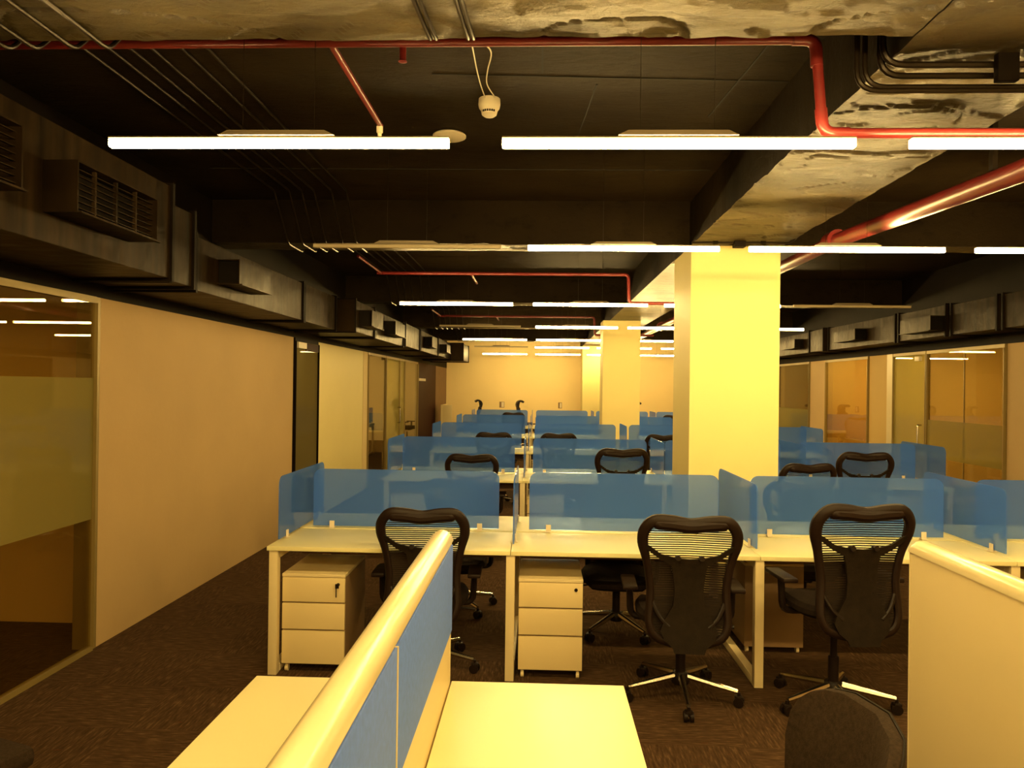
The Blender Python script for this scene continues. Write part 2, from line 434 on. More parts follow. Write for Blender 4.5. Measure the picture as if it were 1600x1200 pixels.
# office partition walls behind the glass
for i, (x0, x1, y0, mt, lb) in enumerate(((-6.6, XL - .13, 5.0, 'office_paint', 'brown end wall of the near left office'),
                                       (-6.6, XL - .13, 8.4, 'office_paint', 'cross wall behind the grey glass door'),
                                       (-6.6, XL - .13, 18.2, 'wall_paint', 'end wall of the left office with the desk'),
                                       (XR + .13, 8.6, 7.9, 'wall_paint', 'near cross wall of the right office'),
                                       (XR + .13, 8.6, 11.3, 'wall_paint', 'middle cross wall of the right offices'),
                                       (XR + .13, 8.6, 13.5, 'office_paint', 'cross wall behind the pinkish pier'),
                                       (XR + .13, 8.6, 17.0, 'office_paint', 'end cross wall of the right offices'))):
    struct('wall_inner', box(nb(), x0, x1, y0, y0 + .1, 0, ZS), mt, label=lb, cat='wall')
struct('wall_inner', box(nb(), -5.2, -5.1, 8.52, 18.18, 0, ZS), 'wall_paint', label='cream back wall of the left office', cat='wall')
struct('wall_inner', box(nb(), 7.0, 7.1, 8.02, 16.98, 0, ZS), 'wall_paint', label='back wall of the right offices', cat='wall')

# columns
for y0, cx0, cx1, cd, lb in ((6.10, CX0, CX1, .735, 'big square cream column standing between the first and second desk rows'),
               (12.95, 1.13, 1.79, .55, 'second square cream column farther down the hall'),
               (20.9, CX0, CX1, .735, 'third column close to the far wall')):
    struct('column', box(nb(), cx0, cx1, y0, y0 + cd, 0, ZB - .001, .004), 'column_paint', label=lb, cat='column')

# ================================================================ ducts
def duct(name, label, side, segs, hoods, grp=None):
    """segs: (y0,y1,xface,z0,z1); hoods: (y0,y1,xface,z0,z1)"""
    root = thing(name, label, 'air duct', (XL if side < 0 else XR, segs[0][0], 0))
    bx, by = root.location.x, root.location.y
    wallx = XL + .01 if side < 0 else XR - .01
    for (y0, y1, xf, z0, z1) in segs:
        bm = nb(); a, b_ = sorted((wallx - bx, xf - bx))
        box(bm, a, b_, y0 - by, y1 - by, z0, z1, .004)
        finish('duct_section', bm, 'duct_metal', root, False)
        bm = nb(); e = .018
        for yy in (y0 - by, y1 - by - .03):
            a2, b2 = (a, b_ + e) if side < 0 else (a - e, b_)
            finish('flange', box(nb(), a2, b2, yy + .002, yy + .028, z0 - e, z1 + e), 'black_paint', root, False)
    for (y0, y1, xf, z0, z1) in hoods:
        d_ = .16; t = .008; louvred = y1 < 4.0
        a, b_ = sorted((xf - bx, xf - side * d_ - bx)); yy0, yy1 = y0 - by, y1 - by
        bm = nb()
        box(bm, a, b_, yy0, yy1, z1 - t, z1); box(bm, a, b_, yy1 - t, yy1, z0 + t, z1 - t)
        box(bm, a, b_, yy0, yy1, z0, z0 + t)
        xo = xf - side * d_ - bx; xi = xo + side * t
        if louvred: box(bm, a, b_, yy0, yy0 + t, z0 + t, z1 - t)
        else: box(bm, min(xo, xi), max(xo, xi), yy0, yy1 - t, z0 + t, z1 - t)
        h = finish('outlet_hood', bm, 'duct_metal', root, False)
        lip = nb(); box(lip, min(xo, xo - side * .02), max(xo, xo - side * .02), yy0, yy1, z0 - .004, z0 + .004); finish('lip', lip, 'duct_metal', h, False)
        if louvred:
            xm = xf - side * (d_ - .03) - bx; n = max(3, int((z1 - z0) / .03)); bm = nb()
            for i in range(n):
                zz = z0 + .015 + (z1 - z0 - .03) * (i + .5) / n
                box(bm, xm - .006, xm + .006, yy0 + t, yy1 - t, zz - .002, zz + .002)
            for i in range(3):
                ym = yy0 + (yy1 - yy0) * (i + 1) / 4; box(bm, xm - .010, xm + .007, ym - .006, ym + .006, z0 + t, z1 - t)
            finish('louvre', bm, 'duct_metal', h, False)
            bm = nb(); a3, b3 = sorted((xf - side * .003 - bx, xf - side * .05 - bx)); box(bm, a3, b3, yy0 + t + .001, yy1 - t - .001, z0 + t + .001, z1 - t - .001)
        else:
            bm = nb(); a3, b3 = sorted((xf - side * .003 - bx, xi - side * -.002)); box(bm, a3 + .001, b3 - .001, yy0 + .02, yy0 + .04, z0 + t + .001, z1 - t - .001)
        finish('outlet_shade_sheet', bm, 'duct_cavity_shade', h, False)  # near-black sheet in the outlet stands in for its shaded inside
    return root
duct('air_duct', 'big dark sheet-metal air duct stepping along the top of the left wall', -1,
     [(YB + .2, 1.1, -2.2, 2.31, 2.86), (1.14, 4.28, -2.2, 2.31, 2.86), (4.30, 4.64, -2.24, 2.31, 2.78), (4.68, 6.90, -2.26, 2.30, 2.655), (6.94, 8.05, -2.27, 2.30, 2.665),
      (8.22, 9.22, -2.10, 2.30, 2.66), (9.26, 11.3, -2.12, 2.295, 2.66), (11.34, 12.74, -2.10, 2.31, 2.67), (12.80, 15.1, -2.10, 2.31, 2.67), (15.14, 17.4, -2.12, 2.33, 2.70), (17.44, 18.8, -1.82, 2.31, 2.71)],
     [(1.9, 2.8, -2.2, 2.44, 2.70), (3.14, 3.82, -2.2, 2.44, 2.67), (5.03, 5.62, -2.26, 2.385, 2.56), (8.4, 9.0, -2.10, 2.37, 2.56), (9.9, 10.6, -2.12, 2.38, 2.57), (13.2, 13.8, -2.10, 2.39, 2.58), (15.5, 16.1, -2.12, 2.40, 2.58)])
duct('air_duct', 'dark sheet-metal air duct along the top of the right wall', 1,
     [(YB + .2, 4.9, 4.62, 2.34, 2.68), (4.94, 7.50, 4.65, 2.34, 2.68), (7.56, 8.42, 4.65, 2.34, 2.68), (8.50, 9.62, 4.65, 2.34, 2.69), (9.68, 11.9, 4.65, 2.34, 2.69), (11.96, 12.6, 4.60, 2.34, 2.69), (12.64, 14.9, 4.65, 2.34, 2.69), (14.94, 19.5, 4.65, 2.34, 2.69)],
     [(5.9, 6.6, 4.65, 2.40, 2.57), (8.55, 9.25, 4.65, 2.40, 2.57), (10.55, 11.3, 4.65, 2.42, 2.58), (13.0, 13.7, 4.65, 2.43, 2.59), (16.0, 16.7, 4.65, 2.43, 2.59)])

# ================================================================ red sprinkler pipes
def pipe_obj(pts, r, seg=12, bendr=.06): return tube(nb(), bend_path(pts, bendr), r, seg)
def tag1(o, label, cat, group=None): return tag(o, label, cat, group)
root = thing('sprinkler_pipe', 'red sprinkler pipe crossing the ceiling just behind the nearest beam', 'pipe', (0, 2.75, 3.0))
finish('pipe_run', pipe_obj([(-2.6, .01, .0), (1.015, .0, .0), (1.045, 0, -.35), (2.12, .0, -.35)], .019, 14, .05), 'red_pipe', root)
finish('elbow', tube(nb(), bend_path([(.93, 0, 0), (1.016, 0, 0), (1.02, 0, -.10)], .05), .0225, 14), 'red_pipe', root)
finish('elbow', tube(nb(), bend_path([(1.037, 0, -.26), (1.045, 0, -.35), (1.14, 0, -.35)], .05), .0225, 14), 'red_pipe', root)
br = finish('branch_pipe', tube(nb(), [(-.815, 0, .005), (-.812, .9, .0)], .014, 12), 'red_pipe', root)
finish('sprinkler_head', lathe(nb(), [(.016, -.01), (.016, -.04), (.010, -.045), (.010, -.07), (.022, -.072), (.022, -.078), (0, -.078)], -.812, .88), 'white_plastic', br)
finish('sprinkler_head', lathe(nb(), [(.013, .0), (.013, -.05), (.017, -.055), (0, -.06)], -.54, .05), 'red_pipe', root)
for yy, lb in ((8.45, 'thin red sprinkler pipe crossing the ceiling behind the second beam'), (13.6, 'thin red sprinkler pipe crossing the ceiling near the second column')):
    root = thing('sprinkler_pipe', lb, 'pipe', (0, yy, 3.0))
    finish('pipe_run', pipe_obj([(-1.9, 0, 0), (1.02, 0, 0), (1.03, 0, -.33), (2.12, 0, -.33)], .019, 12, .05), 'red_pipe', root)
    finish('branch_pipe', tube(nb(), [(-.8, 0, .0), (-.8, .8, .0)], .014, 10), 'red_pipe', root)
    finish('branch_pipe', tube(nb(), [(-1.85, -.0, .0), (-1.85, -1.1, .0)], .014, 10), 'red_pipe', root)
root = thing('main_pipe', 'thick glossy red sprinkler main running down the hall beside the column beam', 'pipe', (2.19, YB + .3, 2.72))
finish('pipe_run', tube(nb(), [(0, 0, -.06), (0, 6.3, -.015), (0, 8.4, .085), (0, 24, .085)], .052, 20), 'red_pipe', root)
for yy in (8.35, 16.0, 2.9):
    finish('coupling', tube(nb(), [(0, yy, .085 if yy > 5 else -.04), (0, yy + .14, .085 if yy > 5 else -.04)], .078, 20), 'red_pipe', root)
finish('hanger_clamp', box(nb(), -.012, .012, 6.5, 6.53, .05, .5), 'conduit_metal', root)
finish('hanger_clamp', box(nb(), -.012, .012, 12.0, 12.03, .05, .5), 'conduit_metal', root)

# ================================================================ conduits
def dip_path(x, ylist, zt, zl, y0, y1, spread=.38):
    pts = [(x, y0, zt)]
    for a, b_ in ylist:
        if b_ < y0 or a > y1: continue
        if a - spread > y0: pts += [(x, a - spread, zt), (x, a - .03, zl)]
        else: pts[-1] = (x, y0, zl)
        pts += [(x, b_ + .04, zl), (x, b_ + spread, zt)]
    pts.append((x, y1, zt)); return pts
BE = [(1.7, 2.49), (6.10, 6.40), (10.4, 10.7), (14.8, 15.1), (19.0, 19.3)]
for i, x in enumerate((-2.12, -2.00, -1.90, -1.80, -1.66, -1.54)):
    o = finish('electrical_conduit', tube(nb(), bend_path([(0, p[1] - 1.8, p[2]) for p in dip_path(0, BE, ZS - .02, ZB - .014, 1.8, 20.4)], .04, 3), .008, 8), 'conduit_metal', None, True, (x, 1.8, 0))
    tag(o, ['leftmost dark conduit of the bundle running under the left end of the nearest beam', 'second conduit from the left in the bundle under the nearest beam', 'third conduit from the left in the bundle under the nearest beam',
            'fourth conduit from the left in the bundle under the nearest beam', 'second conduit from the right in the left bundle, lit along its edge', 'rightmost conduit of the left bundle, lit along its edge'][i], 'conduit', 'conduits bundled on the left of the ceiling')
for i, x in enumerate((-.405, -.385, -.275, -.258)):
    pts = [(0, 0, 0), (0, .60, 0), (.01, .72, -.02)] if i < 4 else []
    pts = [(p[0], p[1], p[2] + ZB - .012) for p in [(-.03, 0, 0), (0, .35, 0), (.02, .70, 0), (.02, .77, .05), (.02, .8, ZS - ZB)]]
    o = finish('electrical_conduit', tube(nb(), smooth_path(pts, 4), .0075, 8), 'conduit_metal', None, True, (x, 1.72, 0))
    tag(o, ['left thin pipe of the first pair clipped under the nearest beam', 'right thin pipe of the first pair clipped under the nearest beam', 'left thin pipe of the pair nearer the smoke detector side', 'right thin pipe of the pair nearer the smoke detector side'][i], 'conduit', 'thin conduits under the middle of the nearest beam')
# four conduits under the long beam that turn up beside it
for i, (xs, z, r_) in enumerate(((1.222, 2.866, .012), (1.225, 2.838, .012), (1.17, 2.797, .010), (1.13, 2.773, .010))):
    ys = 2.662 if i != 0 else 2.664
    top = ZS - z - .003
    o = finish('electrical_conduit', tube(nb(), bend_path([(0, 0, top), (0, 0, 0), (2.9, 0, 0)], .075, 5), r_, 8), 'conduit_metal', None, True, (xs, ys + (.03 if i == 1 else 0) + (.028 if i == 2 else 0), z))
    tag(o, ['topmost of the four dark conduits bending to the right below the near beam', 'second from the top of the four conduits bending to the right', 'third from the top of the four conduits bending to the right', 'lowest of the four conduits bending to the right'][i], 'conduit', 'conduits bending to the upper right')
o = finish('cable_clamp', box(nb(), 0, .075, -.045, -.014, -.01, .098, .006), 'black_paint', None, True, (1.60, 2.662, 2.80)); tag(o, 'dark square clamp box holding the conduits at upper right', 'clamp')
# conduit across the soffit above the column
root = thing('junction_conduit', 'dark conduit with junction box on the beam above the big column', 'conduit', (1.6, 5.93, ZB))
finish('tube', tube(nb(), bend_path([(-.38, 0, -.012), (.42, 0, -.012), (.50, 0, .10)], .05), .010), 'conduit_metal', root)
finish('junction_box', box(nb(), -.045, .045, -.04, .04, -.05, -.001, .006), 'black_paint', root)
for xx in (-.19, .19): finish('coupler', tube(nb(), [(xx - .02, 0, -.012), (xx + .02, 0, -.012)], .015), 'black_paint', root)
# smoke detector, its cables and ceiling disc
root = thing('smoke_detector', 'white round smoke detector under the slab near the lit tubes', 'smoke detector', (-.285, 3.943, ZS))
finish('base', lathe(nb(), [(.058, -.001), (.060, -.03), (.056, -.05), (.046, -.062), (.040, -.085), (.028, -.094), (0, -.096)], seg=28), 'white_plastic', root)
bm = nb()
for a in range(-3, 3):
    an = math.radians(-90 + a * 16 + 8); box(bm, .044 * math.cos(an) - .004, .044 * math.cos(an) + .004, .044 * math.sin(an) - .003, .044 * math.sin(an) + .003, -.078, -.068)
finish('sensing_slot', bm, 'dark_hole', root)
o = finish('detector_cable', tube(nb(), smooth_path([(0, 0, 0), (-.01, .2, .05), (-.025, .5, .12), (-.035, .85, .19), (-.03, 1.1, .222)], 5), .003, 6), 'white_plastic', None, True, (-.275, 2.80, 3.02)); tag(o, 'left thin cable looping from the red pipe to the smoke detector', 'cable')
o = finish('detector_cable', tube(nb(), smooth_path([(0, 0, 0), (.02, .2, .05), (-.02, .55, .13), (-.045, .85, .19), (-.02, 1.1, .222)], 5), .003, 6), 'white_plastic', None, True, (-.232, 2.80, 3.02)); tag(o, 'right thin wavy cable dropping to the smoke detector', 'cable')
o = finish('ceiling_speaker', lathe(nb(), [(.095, -.002), (.103, -.008), (.103, -.016), (.09, -.022), (0, -.024)], seg=32), 'white_plastic', None, True, (-.57, 4.495, ZS)); tag(o, 'flat white round disc on the ceiling above the end of the left light tube', 'ceiling speaker')

# ================================================================ linear lights
def make_lamp(lit, L=1.24):
    bm = nb(); box(bm, -L / 2, L / 2, -.015, .015, -.0145 if lit else -.005, .0165, .006 if lit else .004)  # lit diffuser made deeper to stand in for bloom around the tube
    root = thing('linear_light', '', 'ceiling light', (0, 0, 0))
    finish('diffuser', bm, 'lamp_lit' if lit else 'lamp_unlit', root)
    bm = nb(); box(bm, -L / 2, L / 2, -.017, .017, .0165, .022); finish('housing', bm, 'lamp_body', root)
    bm = nb(); prism(bm, [(-.21, .023), (.21, .023), (.175, .040), (-.175, .040)], lambda a, b_, t: (a, t, b_), -.03, .03); finish('driver_box', bm, 'lamp_body', root)
    for sx in (-.145, .145):
        finish('suspension_wire', tube(nb(), [(sx * .9, 0, .040), (sx * .9, 0, ZS - 2.6 - .005)], .0011, 5), 'conduit_metal', root)
    return root
ROWS = [
    ('behind the camera', -2.2, 2.58, ((-1.51, 1), (-.10, 1), (1.32, 1), (2.76, 1))),
    ('overhead at the camera', .35, 2.58, ((-1.51, 1), (-.10, 1), (1.32, 1), (2.76, 1))),
    ('in the nearest row of lights', 2.60, 2.56, ((-1.57, 1), (-.14, 1), (1.29, 1), (2.74, 1))),
    ('in the second row of lights', 4.77, 2.60, ((-1.497, 0), (-.08, 1), (1.35, 1), (2.785, 1))),
    ('in the third row of lights', 7.95, 2.59, ((-1.53, 1), (-.07, 1), (1.35, 1), (2.73, 0))),
    ('in the fourth row of lights', 11.08, 2.60, ((-1.52, 0), (-.054, 1), (1.34, 1), (2.72, 1))),
    ('in the fifth row of lights', 14.14, 2.60, ((-1.48, 1), (-.05, 1), (1.34, 1), (2.75, 1))),
    ('in the sixth row of lights', 16.8, 2.60, ((-1.49, 0), (-.09, 1), (1.33, 1), (2.80, 1))),
    ('in the farthest row of lights', 20.4, 2.60, ((-1.57, 1), (-.09, 1), (1.35, 1), (2.78, 1)))]
proto = {}
PLACE = ('leftmost', 'second from the left', 'third from the left', 'rightmost')
for rn, y, z, ls in ROWS:
    for i, (xs, lit) in enumerate(ls):
        lb = ('glowing' if lit else 'unlit dark') + ' linear tube light, %s %s' % (PLACE[i], rn)
        loc = (xs + .62, y, z)
        if lit not in proto:
            proto[lit] = make_lamp(lit); proto[lit].location = loc; proto[lit]['label'] = lb; proto[lit]['group'] = 'linear tube lights hung from the slab'
        else: dup(proto[lit], loc, 0, lb)
def added_office_lamp(x, y, lb):  # unseen panel light, added to brighten the offices behind the glass
    root = thing('added_office_light', lb, 'ceiling light', (x, y, 2.7))
    finish('diffuser', box(nb(), -.28, .28, -.28, .28, -.012, -.001), 'added_office_lamp_lit', root, False)
    finish('frame', box(nb(), -.3, .3, -.3, .3, 0, .05), 'lamp_body', root, False)
    finish('suspension_wire', tube(nb(), [(0, 0, .05), (0, 0, ZS - 2.7 - .002)], .004, 5), 'conduit_metal', root, False)
added_office_lamp(-5.2, 2.6, 'unseen panel light added to brighten the near left office'); added_office_lamp(-4.0, 13.5, 'unseen panel light added to brighten the left office'); added_office_lamp(6.0, 12.3, 'unseen panel light added to brighten the amber right office')
added_office_lamp(6.1, 9.7, 'unseen panel light added to brighten the near right office')

# ================================================================ desks
D1, PITCH_Y, W, X0, DS = 4.177, 3.144, 1.416, -1.564, .5557
HS = DS            # half depth of a bench
ORD = ('leftmost', 'second from the left', 'third from the left', 'rightmost')
RNAME = ('front row of desks', 'second row of desks', 'third row of desks', 'fourth row of desks', 'farthest row of desks')
def make_bay(last):
    """one two-sided bay, local origin at its near left corner on the floor"""
    root = thing('bench_desk', '', 'desk')
    for (y0, y1) in ((0, HS - .006), (HS + .03, 2 * HS + .02)):
        bm = nb(); box(bm, .0015, W - .0015, y0, y1, .725, .75, .003); finish('desktop', bm, 'desk_white', root)
    def frame(x0):
        bm = nb(); t = .05
        box(bm, x0, x0 + t, .012, .012 + t, 0.002, .724, .002)
        box(bm, x0, x0 + t, 2 * HS - .042, 2 * HS + .008, 0.002, .724, .002)
        box(bm, x0, x0 + t, .0625, 2 * HS - .0425, .674, .724, .002)
        box(bm, x0, x0 + t, .0625, 2 * HS - .0425, 0.004, .05, .002)
        finish('leg_frame', bm, 'metal_white', root)
    frame(.012 if last == 0 else -.025)
    if last == 2: frame(W - .062)
    bm = nb(); box(bm, .05, W - .07, HS - .07, HS + .09, .60, .69, .004); finish('cable_tray', bm, 'cable_tray', root)
    return root
bays = {k_: make_bay(k_) for k_ in (0, 1, 2)}
used = set()
def place(protos, key, loc, rz, label, group):
    p = protos[key]
    if (id(protos), key) not in used:
        used.add((id(protos), key)); p.location = loc; p.rotation_euler = (0, 0, rz); p['label'] = label; p['group'] = group; return p
    return dup(p, loc, rz, label, group)
for r_ in range(5):
    for b_ in range(4):
        key = 0 if b_ == 0 else (2 if b_ == 3 else 1)
        place(bays, key, (X0 + b_ * W, D1 + r_ * PITCH_Y, 0), 0, 'white double-sided desk bay, %s in the %s' % (ORD[b_], RNAME[r_]), 'white bench desks in five rows')

def rounded_panel(w_, h, rad=.055, n=6):
    p = [(0, 0), (w_, 0)]
    for k_ in range(n + 1):
        a = math.radians(90 * k_ / n); p.append((w_ - rad + rad * math.cos(a), h - rad + rad * math.sin(a)))
    for k_ in range(n + 1):
        a = math.radians(90 + 90 * k_ / n); p.append((rad + rad * math.cos(a), h - rad + rad * math.sin(a)))
    return p
def make_clip(parent, x, side=True):
    bm = nb()
    box(bm, x - .016, x + .016, -.012, -.0045, 0, .048, .002); box(bm, x - .016, x + .016, .0045, .012, 0, .048, .002)
    box(bm, x - .016, x + .016, -.022, .022, 0.0, .005, .001)
    return finish('screen_clip', bm, 'white_plastic', parent)
def make_screen(w_):
    root = thing('desk_screen', '', 'desk screen')
    bm = prism(nb(), rounded_panel(w_, .372), lambda a, b_, t: (a, t, b_ + .014), -.004, .004)
    finish('screen_panel', bm, 'blue_acrylic', root)
    make_clip(root, .125); make_clip(root, w_ - .125)
    return root
SW = W - .197; SSW = .90
scr = {'centre': make_screen(SW), 'side': make_screen(SSW)}
for r_ in range(5):
    y = D1 + r_ * PITCH_Y
    for b_ in range(4):
        place(scr, 'centre', (X0 + b_ * W + .0985, y + HS + .012, .753), 0, 'blue centre screen on the %s, %s' % (RNAME[r_], ORD[b_]), 'blue screens standing on the desks')
    for s_, nm in enumerate(('left end', 'first seam from the left', 'middle seam', 'third seam from the left', 'right end')):
        xs = X0 + s_ * W + (.03 if s_ == 0 else (-.03 if s_ == 4 else .012))
        place(scr, 'side', (xs, y + HS + .012 - SSW / 2, .753), math.pi / 2, 'blue side screen across the %s, at the %s' % (RNAME[r_], nm), 'blue screens standing on the desks')

# pedestals
def make_pedestal(key=False):
    root = thing('drawer_pedestal', '', 'drawer pedestal')
    w_, d_, h = .372, .50, .58
    bm = nb(); box(bm, 0, w_, .018, d_, .045, h - .02, .002); finish('body', bm, 'pedestal_side', root)
    bm = nb(); box(bm, -.001, w_ + .001, 0, d_, h - .019, h, .003); finish('top', bm, 'metal_white', root)
    z = h - .022
    for hh in (.150, .158, .200):
        bm = nb(); box(bm, .001, w_ - .001, 0, .017, z - hh + .008, z, .002)
        dr = finish('drawer', bm, 'panel_white', root); z -= hh + .002
        if hh == .150:
            finish('lock', tube(nb(), [(w_ - .04, .0, z + .115), (w_ - .04, -.006, z + .115)], .010, 12), 'plastic_black', dr)
            if key:
                bm = nb(); tube(bm, [(w_ - .04, -.007, z + .115), (w_ - .04, -.025, z + .115)], .004, 6); box(bm, w_ - .050, w_ - .044, -.022, -.018, z + .045, z + .10, .001); box(bm, w_ - .052, w_ - .030, -.025, -.020, z + .098, z + .125, .002)
                finish('key', bm, 'conduit_metal', dr)
    for (cx_, cy__) in ((.025, .03), (w_ - .025, .03), (.025, d_ - .04), (w_ - .025, d_ - .04)):
        bm = nb(); tube(bm, [(cx_ - .009, cy__, .020), (cx_ + .009, cy__, .020)], .0195, 12); box(bm, cx_ - .005, cx_ + .005, cy__ - .012, cy__ + .012, .03, .045)
        finish('castor', bm, 'metal_white', root)
    return root
ped = {'key': make_pedestal(True), 'plain': make_pedestal(False)}
G = 'white three-drawer pedestals under the desks'
for r_ in range(5):
    y = D1 + r_ * PITCH_Y
    for b_ in range(4):
        off = .075 if b_ == 0 else .018 + .03
        if (r_ > 1 and b_ > 1) or (r_, b_) in ((0, 2), (2, 1), (1, 3), (4, 0)): continue
        place(ped, 'key' if (r_ == 0 and b_ == 0) else 'plain', (X0 + b_ * W + off, y + .06, 0), 0,
              ('white pedestal with a key in its lock, under the leftmost bay of the front row' if r_ == 0 and b_ == 0 else 'white pedestal under the %s bay, %s' % (ORD[b_], RNAME[r_])), G)
for (x, y, lb) in ((1.34, D1 + 2 * HS - .05, 'pedestal back seen under the front row right of the middle chair'),):
    place(ped, 'plain', (x + .372, y, 0), math.pi, lb, G)

# ================================================================ chairs
def make_chair(headrest=False):
    """mesh-back task chair, origin on the floor at the hub; it faces +Y, back at -Y"""
    root = thing('office_chair', '', 'chair')
    def by_(z):            # backrest curvature
        return -.27 - .05 * ((z - .62) / .4) ** 2 * (1 if z > .62 else .3) + .03 * math.sin((z - .38) / .7 * math.pi)
    R_ = [(0, 1.005), (.10, 1.020), (.185, 1.018), (.232, .965), (.238, .90), (.220, .82), (.204, .74), (.194, .65), (.198, .56), (.200, .48), (.17, .415), (.09, .385), (0, .380)]
    L_ = [(-x, z) for x, z in R_[1:-1]][::-1]
    loop = smooth_path([(x, by_(z), z) for x, z in R_ + L_], 4, True)
    rad = [(.030 if p.z > .9 else .030 - min(.008, (0.9 - p.z) * .08)) for p in loop]
    finish('back_frame', tube(nb(), loop, rad, 10, True, flat=.8), 'plastic_frame', root)
    # headband pad (deeper rounded top edge)
    bm = nb(); tube(bm, smooth_path([(-.19, by_(1) - .004, 1.005), (-.10, by_(1) - .006, 1.0), (0, by_(1) - .008, .990), (.10, by_(1) - .006, 1.0), (.19, by_(1) - .004, 1.005)], 4), [.020] + [.032] * 15 + [.020], 10)
    finish('top_pad', bm, 'plastic_frame', root)
    # net: strip grid inside the loop
    def half(z):
        pts = sorted(R_, key=lambda q: q[1])
        for (xa, za), (xb, zb) in zip(pts, pts[1:]):
            if za <= z <= zb and zb > za: return xa + (xb - xa) * (z - za) / (zb - za)
        return 0.05
    for (za, zb, nm, mt) in ((.79, 1.0, 'back_net', 'net'), (.40, .79, 'lower_back_net', 'net_dense')):
        bm = nb(); prev = None
        for z in [za + (zb - za) * i / 14 for i in range(15)]:
            h_ = half(z) - .006
            row = [bm.verts.new((h_ * (2 * j / 8 - 1), by_(z) + .004 + .02 * (1 - abs(2 * j / 8 - 1)), z)) for j in range(9)]
            if prev:
                for j in range(8): bm.faces.new((prev[j], prev[j + 1], row[j + 1], row[j]))
            prev = row
        finish(nm, bm, mt, root)
    # spine shell with V arms
    half_prof = [(.232, .888), (.225, .862), (.16, .812), (.085, .790), (.082, .74), (.073, .66), (.080, .58), (.125, .50), (.145, .45), (.125, .405), (.085, .372), (.075, .345)]
    inner = [(.216, .872 + .018), (.15, .836), (.075, .822)]
    poly = [(.075, .345), (.085, .372), (.125, .405), (.145, .45), (.125, .50), (.080, .58), (.073, .66), (.082, .74), (.092, .785), (.150, .815), (.222, .868), (.226, .893), (.205, .885), (.145, .842), (.07, .824), (0, .820)]
    full = poly + [(-x, z) for x, z in poly[::-1][1:]]
    bm = nb()
    A = [bm.verts.new((x, by_(z) - .022 - .02 * (1 - min(1, abs(x) / .23)), z)) for x, z in full]
    f = bm.faces.new(A)
    r = bmesh.ops.extrude_face_region(bm, geom=[f]); vs = [g for g in r['geom'] if isinstance(g, bmesh.types.BMVert)]
    for v_ in vs: v_.co.y += .016
    bmesh.ops.triangulate(bm, faces=[q for q in bm.faces if len(q.verts) > 4])
    finish('lumbar_shell', bm, 'mesh_panel', root)
    for sx in (-1, 1):
        finish('adjuster_knob', tube(nb(), [(sx * .06, by_(.83) - .02, .826), (sx * .06, by_(.83) - .05, .828)], .014, 10), 'plastic_black', root)
    # lower side loops of the shell
    for sx in (-1, 1):
        finish('side_strut', tube(nb(), smooth_path([(sx * .19, by_(.60), .60), (sx * .15, by_(.55) - .02, .52), (sx * .10, by_(.5) - .03, .47)], 4), .012, 8), 'plastic_black', root)
    # seat
    bm = nb(); out_ = []
    for k_ in range(28):
        a = 2 * math.pi * k_ / 28; c_, s_ = math.cos(a), math.sin(a)
        out_.append((.245 * math.copysign(abs(c_) ** .6, c_), .02 + .235 * math.copysign(abs(s_) ** .6, s_)))
    rings = []
    for (sc, z) in ((.90, .435), (1.0, .455), (1.0, .48), (.93, .503), (.6, .508)):
        rings.append([bm.verts.new((x * sc, .02 + (y_ - .02) * sc, z - (.02 if y_ > .2 else 0))) for x, y_ in out_])
    for P_, Q_ in zip(rings, rings[1:]):
        for k_ in range(28): bm.faces.new((P_[k_], P_[(k_ + 1) % 28], Q_[(k_ + 1) % 28], Q_[k_]))
    bm.faces.new(rings[0][::-1]); bm.faces.new(rings[-1])
    finish('seat', bm, 'seat_fabric', root)
    bm = nb(); box(bm, -.10, .10, -.17, .12, .385, .434, .01); tube(bm, smooth_path([(0, -.15, .41), (0, -.25, .385), (0, -.255, .38), (0, by_(.42) + .015, .43)], 4), .028, 8)
    mech = finish('tilt_mechanism', bm, 'plastic_black', root)
    finish('lever', tube(nb(), [(.09, .0, .405), (.25, .02, .39), (.29, .02, .385)], [.006, .006, .011], 8), 'plastic_black', mech)
    # arms
    for sx in (-1, 1):
        bm = nb(); tube(bm, bend_path([(sx * .12, .02, .425), (sx * .275, .02, .425), (sx * .28, .03, .60)], .05), .019, 8, flat=1.3)
        ar = finish('armrest', bm, 'plastic_black', root)
        bm = nb(); box(bm, sx * .285 - .04, sx * .285 + .04, -.11, .14, .602, .628, .011)
        finish('arm_pad', bm, 'plastic_frame', ar)
    # gas column and star base
    finish('gas_column', lathe(nb(), [(.035, .09), (.035, .13), (.027, .14), (.027, .27), (.018, .275), (.018, .40)], seg=14), 'plastic_black', root)
    finish('hub', lathe(nb(), [(.045, .075), (.05, .09), (.05, .115), (.038, .135)], seg=16), 'plastic_black', root)
    for k_ in range(5):
        a = math.radians(-90 + 72 * k_); c_, s_ = math.cos(a), math.sin(a)
        bm = nb(); tube(bm, [(c_ * .04, s_ * .04, .118), (c_ * .17, s_ * .17, .098), (c_ * .305, s_ * .305, .078)], [.020, .017, .012], 8)
        lg = finish('base_leg', bm, 'chrome', root)
        bm = nb(); cx_, cyy = c_ * .31, s_ * .31; tx, ty = -s_, c_
        for q in (-.016, .016):
            tube(bm, [(cx_ + tx * (q - .009), cyy + ty * (q - .009), .027), (cx_ + tx * (q + .009), cyy + ty * (q + .009), .027)], .0265, 14)
        tube(bm, [(cx_, cyy, .03), (cx_, cyy, .075)], .009, 8); box(bm, cx_ - .02, cx_ + .02, cyy - .02, cyy + .02, .035, .058, .006)
        finish('castor', bm, 'plastic_black', lg)
